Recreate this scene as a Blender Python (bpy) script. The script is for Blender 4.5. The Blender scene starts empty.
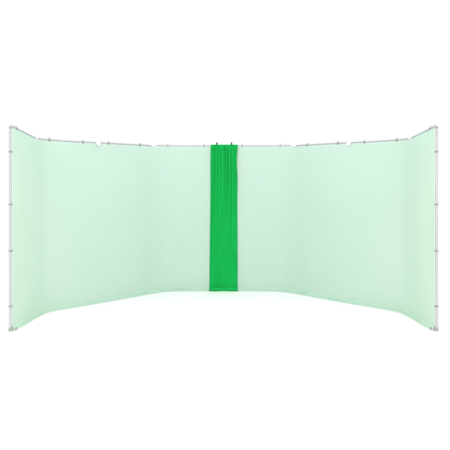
import bpy, bmesh, math, random
from mathutils import Vector, noise
scene = bpy.context.scene
C = scene.collection
R = math.radians

# ------------------------------------------------------------------ camera
F = 535.0            # focal length in photograph pixels (450 px wide)
CAM_H = 1.58
cd = bpy.data.cameras.new('camera')
cam = bpy.data.objects.new('camera', cd); C.objects.link(cam)
cam.location = (0, 0, CAM_H); cam.rotation_euler = (R(90), 0, 0)
cd.sensor_width = 36; cd.lens = 36 * F / 450
cd.shift_x = 1.5 / 450; cd.shift_y = -34 / 450
cd.clip_end = 500
scene.camera = cam

# ------------------------------------------------------------------ light: an all-white studio
w = bpy.data.worlds.new('World'); scene.world = w; w.use_nodes = True
bg = w.node_tree.nodes['Background']
bg.inputs[0].default_value = (1, 1, 1, 1); bg.inputs[1].default_value = 1.44

def softbox(name, loc, target, sx, sy, power, col):
    l = bpy.data.lights.new(name, 'AREA'); l.shape = 'RECTANGLE'
    l.size = sx; l.size_y = sy; l.energy = power; l.color = col
    o = bpy.data.objects.new(name, l); C.objects.link(o); o.location = loc
    o.rotation_euler = (Vector(target) - Vector(loc)).to_track_quat('-Z', 'Y').to_euler()
    return o
softbox('overhead_softbox', (0, 4.6, 4.8), (0, 7.6, 0.5), 5.5, 1.5, 42, (1, 1, 0.99))
def spot(name, loc, target, power, col, ang):
    l = bpy.data.lights.new(name, 'SPOT'); l.energy = power; l.color = col; l.spot_size = R(ang); l.spot_blend = 1.0; l.shadow_soft_size = 0.3
    o = bpy.data.objects.new(name, l); C.objects.link(o); o.location = loc
    o.rotation_euler = (Vector(target) - Vector(loc)).to_track_quat('-Z', 'Y').to_euler()
for sx in (-1, 1):                                 # unseen warm spot added to tint and brighten each end wing
    spot('added_warm_spot', (-sx * 1.4, 2.4, 4.2), (sx * 2.6, 5.95, 0.9), 240, (1.0, 0.72, 0.2), 27)
scene.view_settings.view_transform = 'Standard'; scene.view_settings.look = 'None'
scene.view_settings.exposure = 0; scene.view_settings.gamma = 1

# ------------------------------------------------------------------ materials
def mat(name, col, rough=0.6, metal=0.0, var=0.03, scale=6.0, bump=0.0, bscale=400.0, stretch=(1, 1, 1)):
    m = bpy.data.materials.new(name); m.use_nodes = True
    nt = m.node_tree; n = nt.nodes; p = n['Principled BSDF']
    p.inputs['Roughness'].default_value = rough; p.inputs['Metallic'].default_value = metal
    tc = n.new('ShaderNodeTexCoord'); mp = n.new('ShaderNodeMapping'); mp.inputs['Scale'].default_value = stretch
    nt.links.new(tc.outputs['Object'], mp.inputs[0])
    nz = n.new('ShaderNodeTexNoise'); nz.inputs['Scale'].default_value = scale; nz.inputs['Detail'].default_value = 5
    nt.links.new(mp.outputs[0], nz.inputs[0])
    cr = n.new('ShaderNodeValToRGB'); e = cr.color_ramp.elements
    e[0].position = 0.3; e[1].position = 0.7
    e[0].color = (*[c * (1 - var) for c in col], 1); e[1].color = (*[min(1, c * (1 + var)) for c in col], 1)
    nt.links.new(nz.outputs[0], cr.inputs[0]); nt.links.new(cr.outputs[0], p.inputs['Base Color'])
    if bump:
        b = n.new('ShaderNodeBump'); b.inputs['Strength'].default_value = bump; b.inputs['Distance'].default_value = 0.002
        n2 = n.new('ShaderNodeTexNoise'); n2.inputs['Scale'].default_value = bscale; n2.inputs['Detail'].default_value = 3
        nt.links.new(tc.outputs['Object'], n2.inputs[0]); nt.links.new(n2.outputs[0], b.inputs['Height'])
        nt.links.new(b.outputs[0], p.inputs['Normal'])
    p.inputs['Specular IOR Level'].default_value = 0.1 if rough > 0.7 else 0.5
    if name.startswith('bright_green'): p.inputs['Specular IOR Level'].default_value = 0.0
    return m
M = {
 'floor':  mat('white_floor', (0.95, 0.95, 0.945), 0.8, var=0.005, scale=2),
 'mint':   mat('mint_fabric', (0.495, 0.640, 0.557), 0.9, var=0.012, scale=1.2, bump=0.15, bscale=90),
 'hem':    mat('mint_hem_fabric', (0.455, 0.630, 0.522), 0.9, var=0.03, scale=5, bump=0.2, bscale=60),
 'band':   mat('pale_edge_tape', (0.516, 0.640, 0.557), 0.9, var=0.02, scale=8),
 'seam':   mat('stitched_seam', (0.375, 0.575, 0.455), 0.9, var=0.05, scale=30),
 'green':  mat('bright_green_cloth', (0.010, 0.385, 0.074), 0.85, var=0.07, scale=5, bump=0.25, bscale=120, stretch=(3, 3, 0.5)),
 'greenhem': mat('bright_green_hem', (0.014, 0.39, 0.088), 0.85, var=0.05, scale=10),
 'alu':    mat('grey_aluminium_tube', (0.50, 0.515, 0.52), 0.35, 0.6, var=0.04, scale=4, stretch=(1, 1, 0.3)),
 'grey':   mat('grey_plastic', (0.31, 0.32, 0.315), 0.5, var=0.05, scale=20),
 'cap':    mat('pale_grey_plastic', (0.42, 0.42, 0.40), 0.5, var=0.04, scale=20),
 'bright':  mat('white_plastic', (0.85, 0.85, 0.84), 0.4, var=0.02, scale=20),
 'white':  mat('off_white_plastic', (0.66, 0.66, 0.65), 0.4, var=0.02, scale=20),
 'dark':   mat('dark_grey_rubber', (0.33, 0.34, 0.33), 0.6, var=0.05, scale=20),
 'peg':    mat('dark_green_plastic', (0.01, 0.09, 0.03), 0.5, var=0.05, scale=20),
}

# ------------------------------------------------------------------ helpers
def obj(name, bm, m, parent=None, smooth=True):
    bmesh.ops.recalc_face_normals(bm, faces=bm.faces)
    me = bpy.data.meshes.new(name); bm.to_mesh(me); bm.free()
    if smooth:
        for p in me.polygons: p.use_smooth = True
    me.set_sharp_from_angle(angle=R(55))
    me.materials.append(M[m])
    o = bpy.data.objects.new(name, me); C.objects.link(o)
    if parent: o.parent = parent
    return o
def thing(name, label, cat, loc, group=None):
    o = bpy.data.objects.new(name, None); C.objects.link(o); o.location = loc; o.empty_display_size = 0.2
    o['label'] = label; o['category'] = cat
    if group: o['group'] = group
    return o
def add_tube(bm, pts, r, n=14, cap=True):
    pts = [Vector(p) for p in pts]; rings = []
    rr = r if isinstance(r, (list, tuple)) else [r] * len(pts)
    for i, p in enumerate(pts):
        t = (pts[min(i + 1, len(pts) - 1)] - pts[max(i - 1, 0)]).normalized()
        a = t.cross(Vector((0, 0, 1)))
        if a.length < 0.05: a = t.cross(Vector((0, 1, 0)))
        a.normalize(); b = t.cross(a).normalized()
        rings.append([bm.verts.new(p + (a * math.cos(k * 2 * math.pi / n) + b * math.sin(k * 2 * math.pi / n)) * rr[i]) for k in range(n)])
    for i in range(len(rings) - 1):
        for k in range(n):
            bm.faces.new((rings[i][k], rings[i][(k + 1) % n], rings[i + 1][(k + 1) % n], rings[i + 1][k]))
    if cap:
        bm.faces.new(rings[0]); bm.faces.new(rings[-1])
def add_block(bm, c, ax, ay, az, sx, sy, sz, taper=1.0, bev=0.15):
    """bevelled block: ax along, ay through, az up; taper scales the bottom width"""
    vs = []
    for z in (-1, 1):
        f = taper if z < 0 else 1
        for x, y in ((-1, -1), (1, -1), (1, 1), (-1, 1)):
            vs.append(bm.verts.new(Vector(c) + ax * (x * sx / 2 * f) + ay * (y * sy / 2) + az * (z * sz / 2)))
    fs = [bm.faces.new([vs[i] for i in q]) for q in ((0, 1, 2, 3), (4, 5, 6, 7), (0, 1, 5, 4), (1, 2, 6, 5), (2, 3, 7, 6), (3, 0, 4, 7))]
    es = list({e for f in fs for e in f.edges})
    bmesh.ops.bevel(bm, geom=es, offset=min(sx, sy, sz) * bev, segments=2, affect='EDGES')
def sheet(bm, P, thick, N):
    """two-sided sheet of real thickness from the grid P[i][j] with per-column normals N[i]"""
    nu, nv = len(P), len(P[0])
    A = [[bm.verts.new(P[i][j]) for j in range(nv)] for i in range(nu)]
    B = [[bm.verts.new(P[i][j] - N[i] * thick) for j in range(nv)] for i in range(nu)]
    for i in range(nu - 1):
        for j in range(nv - 1):
            bm.faces.new((A[i][j], A[i + 1][j], A[i + 1][j + 1], A[i][j + 1]))
            bm.faces.new((B[i][j], B[i][j + 1], B[i + 1][j + 1], B[i + 1][j]))
    for i in range(nu - 1):
        bm.faces.new((A[i][0], B[i][0], B[i + 1][0], A[i + 1][0])); bm.faces.new((A[i][-1], A[i + 1][-1], B[i + 1][-1], B[i][-1]))
    for j in range(nv - 1):
        bm.faces.new((A[0][j], A[0][j + 1], B[0][j + 1], B[0][j])); bm.faces.new((A[-1][j], B[-1][j], B[-1][j + 1], A[-1][j + 1]))

# ------------------------------------------------------------------ floor
bm = bmesh.new()
bmesh.ops.create_circle(bm, cap_ends=True, segments=96, radius=140)
fl = obj('floor', bm, 'floor', smooth=False); fl.location = (0, 8, -0.002); fl['kind'] = 'structure'

# ------------------------------------------------------------------ plan of the curved wall (right half, metres)
CTRL = [(-0.4, 8.5), (0.0, 8.5), (0.5, 8.5), (0.85, 8.46), (1.08, 8.33), (1.36, 8.03), (1.68, 7.68), (1.978, 7.378),
        (2.2, 7.16), (2.325, 6.99), (2.372, 6.75), (2.39, 6.42), (2.41, 6.05), (2.43, 5.7)]
PATH = []
for i in range(1, len(CTRL) - 2):
    p0, p1, p2, p3 = [Vector((*c, 0)) for c in CTRL[i - 1:i + 3]]
    for k in range(40):
        t = k / 40
        PATH.append(0.5 * ((2 * p1) + (p2 - p0) * t + (2 * p0 - 5 * p1 + 4 * p2 - p3) * t * t + (3 * p1 - p0 - 3 * p2 + p3) * t ** 3))
PATH.append(Vector((*CTRL[-2], 0)))
S = [0.0]
for a, b in zip(PATH, PATH[1:]): S.append(S[-1] + (b - a).length)
LEN = S[-1]
def at(s):
    s = min(max(s, 0), LEN)
    lo, hi = 0, len(S) - 1
    while hi - lo > 1:
        m = (lo + hi) // 2
        if S[m] <= s: lo = m
        else: hi = m
    t = (s - S[lo]) / max(1e-9, S[hi] - S[lo])
    p = PATH[lo].lerp(PATH[hi], t)
    a = PATH[max(lo - 3, 0)]; b = PATH[min(hi + 3, len(PATH) - 1)]
    d = (b - a).normalized()
    return p, d, Vector((d.y, -d.x, 0))           # point, direction outwards, normal towards the viewer's side
def s_at(off):                                    # where along the wall a bearing from the room's middle meets it
    for i in range(len(PATH)):
        if PATH[i].x / PATH[i].y * F >= off: return S[i]
    return LEN
J1, J2 = s_at(70), s_at(187.5)
SAG = [(0, 0), (s_at(30), 0.0), (J1 - 0.1, -0.003), (J1, -0.024), (J1 + .12, -0.016), (s_at(125), -0.034), (s_at(143), -0.043), (s_at(170), -0.044), (J2, -0.052), (LEN, 0.018), (LEN + 1, 0.018)]
H = 2.30
def ztop(s):
    for (a, za), (b, zb) in zip(SAG, SAG[1:]):
        if a <= s <= b: return H + za + (zb - za) * (s - a) / (b - a)
    return H

def build_panel(side, label, seed):
    rnd = random.Random(seed)
    base, _, _ = at(s_at(100))
    root = thing('fabric_screen', label, 'screen', (side * base.x, base.y, 0), 'pale green curved fabric screens')
    O = root.location
    def W(s, z, out=0.0, along=0.0):              # local point at arc s, height z, pushed 'out' towards the viewer
        p, d, n = at(s)
        q = p + n * out + d * along
        return Vector((side * q.x - O.x, q.y - O.y, z))
    def axes(s):
        p, d, n = at(s)
        return Vector((side * d.x, d.y, 0)), Vector((side * n.x, n.y, 0)), Vector((0, 0, 1))
    s0, s1 = 0.075, LEN - 0.007
    # fabric
    nu, nv = 230, 60
    def FO(s, z):                                 # how far the slack fabric stands off the frame
        zt = ztop(s) - 0.020; v = (z - 0.044) / (zt - 0.044)
        d = 0.011 * noise.noise(Vector((s * side * 1.3 + seed, z * 0.6, seed * 0.7)))
        d += 0.004 * noise.noise(Vector(((s * side * 1.3 + seed) * 3.1, z * 1.9, seed * 2.1)))
        d += 0.0040 * noise.noise(Vector((s * 5 + seed, z * 0.9, 3.3))) * (0.35 + v * v)
        low = max(0, 1 - z / 0.5)
        d += low * 0.009 * noise.noise(Vector((s * 3.0 + seed * 2, z * 6, 1.7)))
        return 0.022 + d * max(0, min(1, v * 14, (1 - v) * 14, (s1 - s) * 9 + 0.02))
    P, N = [], []
    for i in range(nu + 1):
        s = s0 + (s1 - s0) * i / nu; zt = ztop(s) - 0.020
        P.append([W(s, z, FO(s, z)) for z in (0.044 + (zt - 0.044) * j / nv for j in range(nv + 1))]); N.append(axes(s)[1])
    bm = bmesh.new(); sheet(bm, P, 0.002, N)
    fab = obj('fabric', bm, 'mint', root)
    # bottom hem: a padded sleeve round the bottom tube, slightly wavy
    bm = bmesh.new(); rings = []
    prof = [(0.004, 0.0), (0.030, 0.0), (0.054, 0.0), (0.0535, 0.005), (0.051, 0.014), (0.046, 0.025), (0.038, 0.037), (0.030, 0.047), (0.0245, 0.054), (0.012, 0.050)]
    nh = 260
    for i in range(nh + 1):
        s = s0 + (s1 - 0.004 - s0) * i / nh
        wob = 0.005 * noise.noise(Vector((s * 3.3 + seed, 0, 9))) + 0.0035 * noise.noise(Vector((s * 9 + seed, 2, 9)))
        hz = 1 + 0.20 * noise.noise(Vector((s * 2.6 + seed, 5, 1)))
        rings.append([bm.verts.new(W(s, z * (hz if z > 0.02 else 1), o + wob * min(1, z * 60))) for o, z in prof])
    for a, b in zip(rings, rings[1:]):
        for k in range(len(prof)):
            bm.faces.new((a[k], a[(k + 1) % len(prof)], b[(k + 1) % len(prof)], b[k]))
    bm.faces.new(rings[0]); bm.faces.new(rings[-1])
    obj('hem', bm, 'hem', fab)
    # stitched seam along the top of the hem
    bm = bmesh.new()
    def ripple(s): return 0.004 * noise.noise(Vector((s * 3.0 + seed, 4, 4))) + 0.003 * noise.noise(Vector((s * 8 + seed, 4, 4)))
    add_tube(bm, [W(s, 0.028 + ripple(s), 0.0445 - 0.6 * ripple(s)) for s in (s0 + (s1 - 0.01 - s0) * i / 200 for i in range(201))], 0.0028, 6)
    obj('seam', bm, 'seam', fab)
    # pale tape where the fabric wraps the inner post
    sb = s_at(19.3)
    bm = bmesh.new(); P = []; N = []
    for i in range(7):
        s = sb - 0.013 + 0.026 * i / 6
        P.append([W(s, z, FO(s, z) + 0.0012 + 0.003 * math.sin(math.pi * i / 6)) for z in (0.068 + (H - 0.092) * j / 60 for j in range(61))])
        N.append(axes(s)[1])
    sheet(bm, P, 0.003, N)
    obj('edge_tape', bm, 'band', fab)
    # rails along the top
    for a, b in ((0.05, J1 - 0.035), (J1 + 0.035, J2 - 0.028), (J2 + 0.030, LEN - 0.05)):
        bm = bmesh.new(); k = 48
        add_tube(bm, [W(a + (b - a) * i / k, ztop(a + (b - a) * i / k), 0.0) for i in range(k + 1)], 0.0165)
        obj('top_rail', bm, 'alu', root)
    # bottom tube inside the hem
    bm = bmesh.new(); add_tube(bm, [W(0.06 + (LEN - 0.07) * i / 90, 0.022, 0.022) for i in range(91)], 0.0135); obj('bottom_rail', bm, 'alu', root)
    # posts
    for s, r in ((LEN, 0.0185), (0.115, 0.0165)):
        bm = bmesh.new(); zt = ztop(s) - 0.03
        add_tube(bm, [W(s, 0.035 + (zt - 0.035) * i / 12, 0.0 if s > 1 else -0.012) for i in range(13)], r)
        p_ = obj('post', bm, 'alu', root)
        if s > 1:
            for y in (151.5, 204.3, 251, 306.4):
                z = CAM_H - (y - 191) / 88.7
                bm = bmesh.new()
                add_tube(bm, [W(s, z - 0.010, 0), W(s, z - 0.008, 0), W(s, z + 0.008, 0), W(s, z + 0.010, 0)], [0.0195, 0.0215, 0.0215, 0.0195], 16)
                ax, ay, az = axes(s)
                add_block(bm, W(s, z, 0.020, 0.012), ax, ay, az, 0.030, 0.012, 0.014)
                obj('clip', bm, 'grey', root)
    # elbow cap at the outer top corner
    bm = bmesh.new()
    s = LEN; zt = ztop(LEN)
    pts = [W(LEN - 0.085, ztop(LEN - 0.085), 0), W(LEN - 0.035, zt - 0.002, 0), W(LEN - 0.012, zt - 0.007, 0), W(LEN, zt - 0.022, 0), W(LEN, zt - 0.075, 0)]
    add_tube(bm, pts, [0.0195, 0.0205, 0.0205, 0.0205, 0.0195], 16)
    obj('corner_elbow', bm, 'cap', root)
    # foot at the outer bottom corner
    bm = bmesh.new()
    add_tube(bm, [W(LEN, 0.0, 0), W(LEN, 0.003, 0), W(LEN, 0.015, 0), W(LEN, 0.037, 0)], [0.018, 0.021, 0.021, 0.0195], 16)
    obj('foot', bm, 'dark', root)
    bm = bmesh.new(); ax, ay, az = axes(LEN - 0.03)
    add_block(bm, W(LEN - 0.028, 0.020, 0.053), ax, ay, az, 0.040, 0.008, 0.018)
    obj('bottom_buckle', bm, 'grey', root)
    # hinges: two sleeves, a knuckle between them and a little drop plate
    for s, L in ((J1, 0.050), (J2, 0.036)):
        ax, ay, az = axes(s)
        h = bmesh.new()
        for sg in (-1, 1):
            add_tube(h, [W(s + sg * q, ztop(s + sg * q), 0) for q in (0.010, 0.014, L - 0.003, L)], [0.018, 0.021, 0.021, 0.018], 14)
        k = W(s, ztop(s) - 0.004, 0.004)
        add_tube(h, [k - az * 0.026, k - az * 0.022, k + az * 0.022, k + az * 0.026], [0.015, 0.019, 0.019, 0.015], 14)
        hg = obj('hinge', h, 'white', root)
        bm = bmesh.new(); add_tube(bm, [k + az * 0.026, k + az * 0.031], [0.009, 0.007], 10); obj('hinge_pin', bm, 'grey', hg)
    # white centre bracket hanging over the fabric
    s = s_at(126); ax, ay, az = axes(s)
    bm = bmesh.new()
    add_block(bm, W(s, ztop(s) - 0.024, 0.033), ax, ay, az, 0.070, 0.012, 0.050, 0.5)
    add_tube(bm, [W(s - 0.03, ztop(s - 0.03), 0), W(s + 0.03, ztop(s + 0.03), 0)], 0.0205, 14)
    obj('bracket', bm, 'bright', root)
    # clips on the rail
    for off in (19, 56, 84, 114.5, 140.3, 173.5, 207.5):
        s = s_at(off) + rnd.uniform(-.012, .012); ax, ay, az = axes(s)
        bm = bmesh.new(); zt = ztop(s)
        add_tube(bm, [W(s - 0.013, zt, 0), W(s - 0.010, zt, 0), W(s + 0.010, zt, 0), W(s + 0.013, zt, 0)], [0.019, 0.0215, 0.0215, 0.019], 14)
        add_block(bm, W(s, zt + 0.024, 0.0), ax, ay, az, 0.013, 0.016, 0.012)
        add_block(bm, W(s, zt - 0.012, 0.0235), ax, ay, az, 0.016, 0.006, 0.022, 0.8)
        obj('clip', bm, 'cap' if off in (19, 56) else 'grey', root)
    return root

build_panel(-1, 'pale mint green curved fabric screen left of the bright green cloth strip', 3.7)
build_panel(1, 'pale mint green curved fabric screen right of the bright green cloth strip', 11.2)

# ------------------------------------------------------------------ the bright green cloth covering the join
cl = thing('hanging_cloth', 'bright green pleated cloth strip hanging over the join between the two pale green screens', 'cloth', (0, 8.452, 0))
cx = 0.006
def clothpoint(u, v):                              # u -1..1 across, v 0 bottom .. 1 top
    z = 0.045 + (2.313 - 0.045) * v
    half = 0.2165 + 0.004 * (1 - v)
    if u > 0: half -= 0.013 * math.exp(-((v - 0.88) / 0.09) ** 2) + 0.006 * math.exp(-((v - 0.55) / 0.2) ** 2) - 0.006 * max(0, v - 0.93) / 0.07
    else: half -= 0.008 * v + 0.004 * math.exp(-((v - 0.6) / 0.25) ** 2)
    x = cx - 0.006 * (1 - v) + u * half + 0.0025 * noise.noise(Vector((u * 2, z * 2.4, 7)))
    fold = 0.26 + 0.74 * min(1, max(0, (v - 0.12) / 0.7)) ** 1.2
    ph = u * 24 + 1.6 * noise.noise(Vector((u * 3.3, z * 0.35, 2))) + 0.5 * noise.noise(Vector((u * 2, z * 1.1, 5)))
    amp = 0.55 + 0.9 * abs(noise.noise(Vector((u * 2.4, z * 0.5, 12))))
    y = fold * (0.0145 * amp * (math.sin(ph) - 0.6) + 0.006 * (math.sin(ph * 2.3 + 1) - 0.5) * amp + 0.010 * noise.noise(Vector((u * 9, z * 0.6, 41))))
    y += 0.010 * (noise.noise(Vector((u * 1.2, z * 0.8, 31))) - 0.4) + 0.004 * noise.noise(Vector((u * 5, z * 1.5, 8)))
    # gathers fanning out from the middle of the top
    g = max(0, (v - 0.86) / 0.14); y += 0.020 * g * math.cos((u - 0.05) / (0.10 + 0.28 * (1 - g)) * 1.6) * math.exp(-((u - 0.05) / 0.35) ** 2)
    y *= min(1, (1 - v) * 30 + 0.25) 
    y += 0.020 * abs(u) ** 10                       # edges curl back
    return Vector((x, y, z))
bm = bmesh.new(); nu, nv = 150, 110
P = [[clothpoint(-1 + 2 * i / nu, j / nv) for j in range(nv + 1)] for i in range(nu + 1)]
sheet(bm, P, 0.002, [Vector((0, -1, 0))] * (nu + 1))
cf = obj('drape', bm, 'green', cl)
bm = bmesh.new(); P = []
for i in range(nu + 1):
    u = -1 + 2 * i / nu; b = clothpoint(u, 0)
    P.append([Vector((b.x * 1.012, min(b.y - 0.006, -0.021 + 0.004 * noise.noise(Vector((u * 2, 3, 3)))) - 0.007 * math.sin(math.pi * t / 8), 0.002 + 0.058 * t / 8 + 0.004 * noise.noise(Vector((u * 3, 1, 1))) * (t / 8))) for t in range(9)])
sheet(bm, P, 0.010, [Vector((0, -1, 0))] * (nu + 1))
obj('hem', bm, 'greenhem', cf)
for x in (-0.105, 0.127):
    bm = bmesh.new(); X, Y, Z = Vector((1, 0, 0)), Vector((0, 1, 0)), Vector((0, 0, 1))
    add_block(bm, (x, 0.035, 2.333), X, Y, Z, 0.020, 0.05, 0.034, 1.3)
    add_block(bm, (x, -0.012, 2.334), X, Y, Z, 0.020, 0.060, 0.030, 0.9)
    add_block(bm, (x, -0.045, 2.322), X, Y, Z, 0.020, 0.008, 0.034, 0.8)
    add_block(bm, (x, 0.062, 2.318), X, Y, Z, 0.022, 0.008, 0.05, 0.8)
    obj('hook', bm, 'peg', cl)
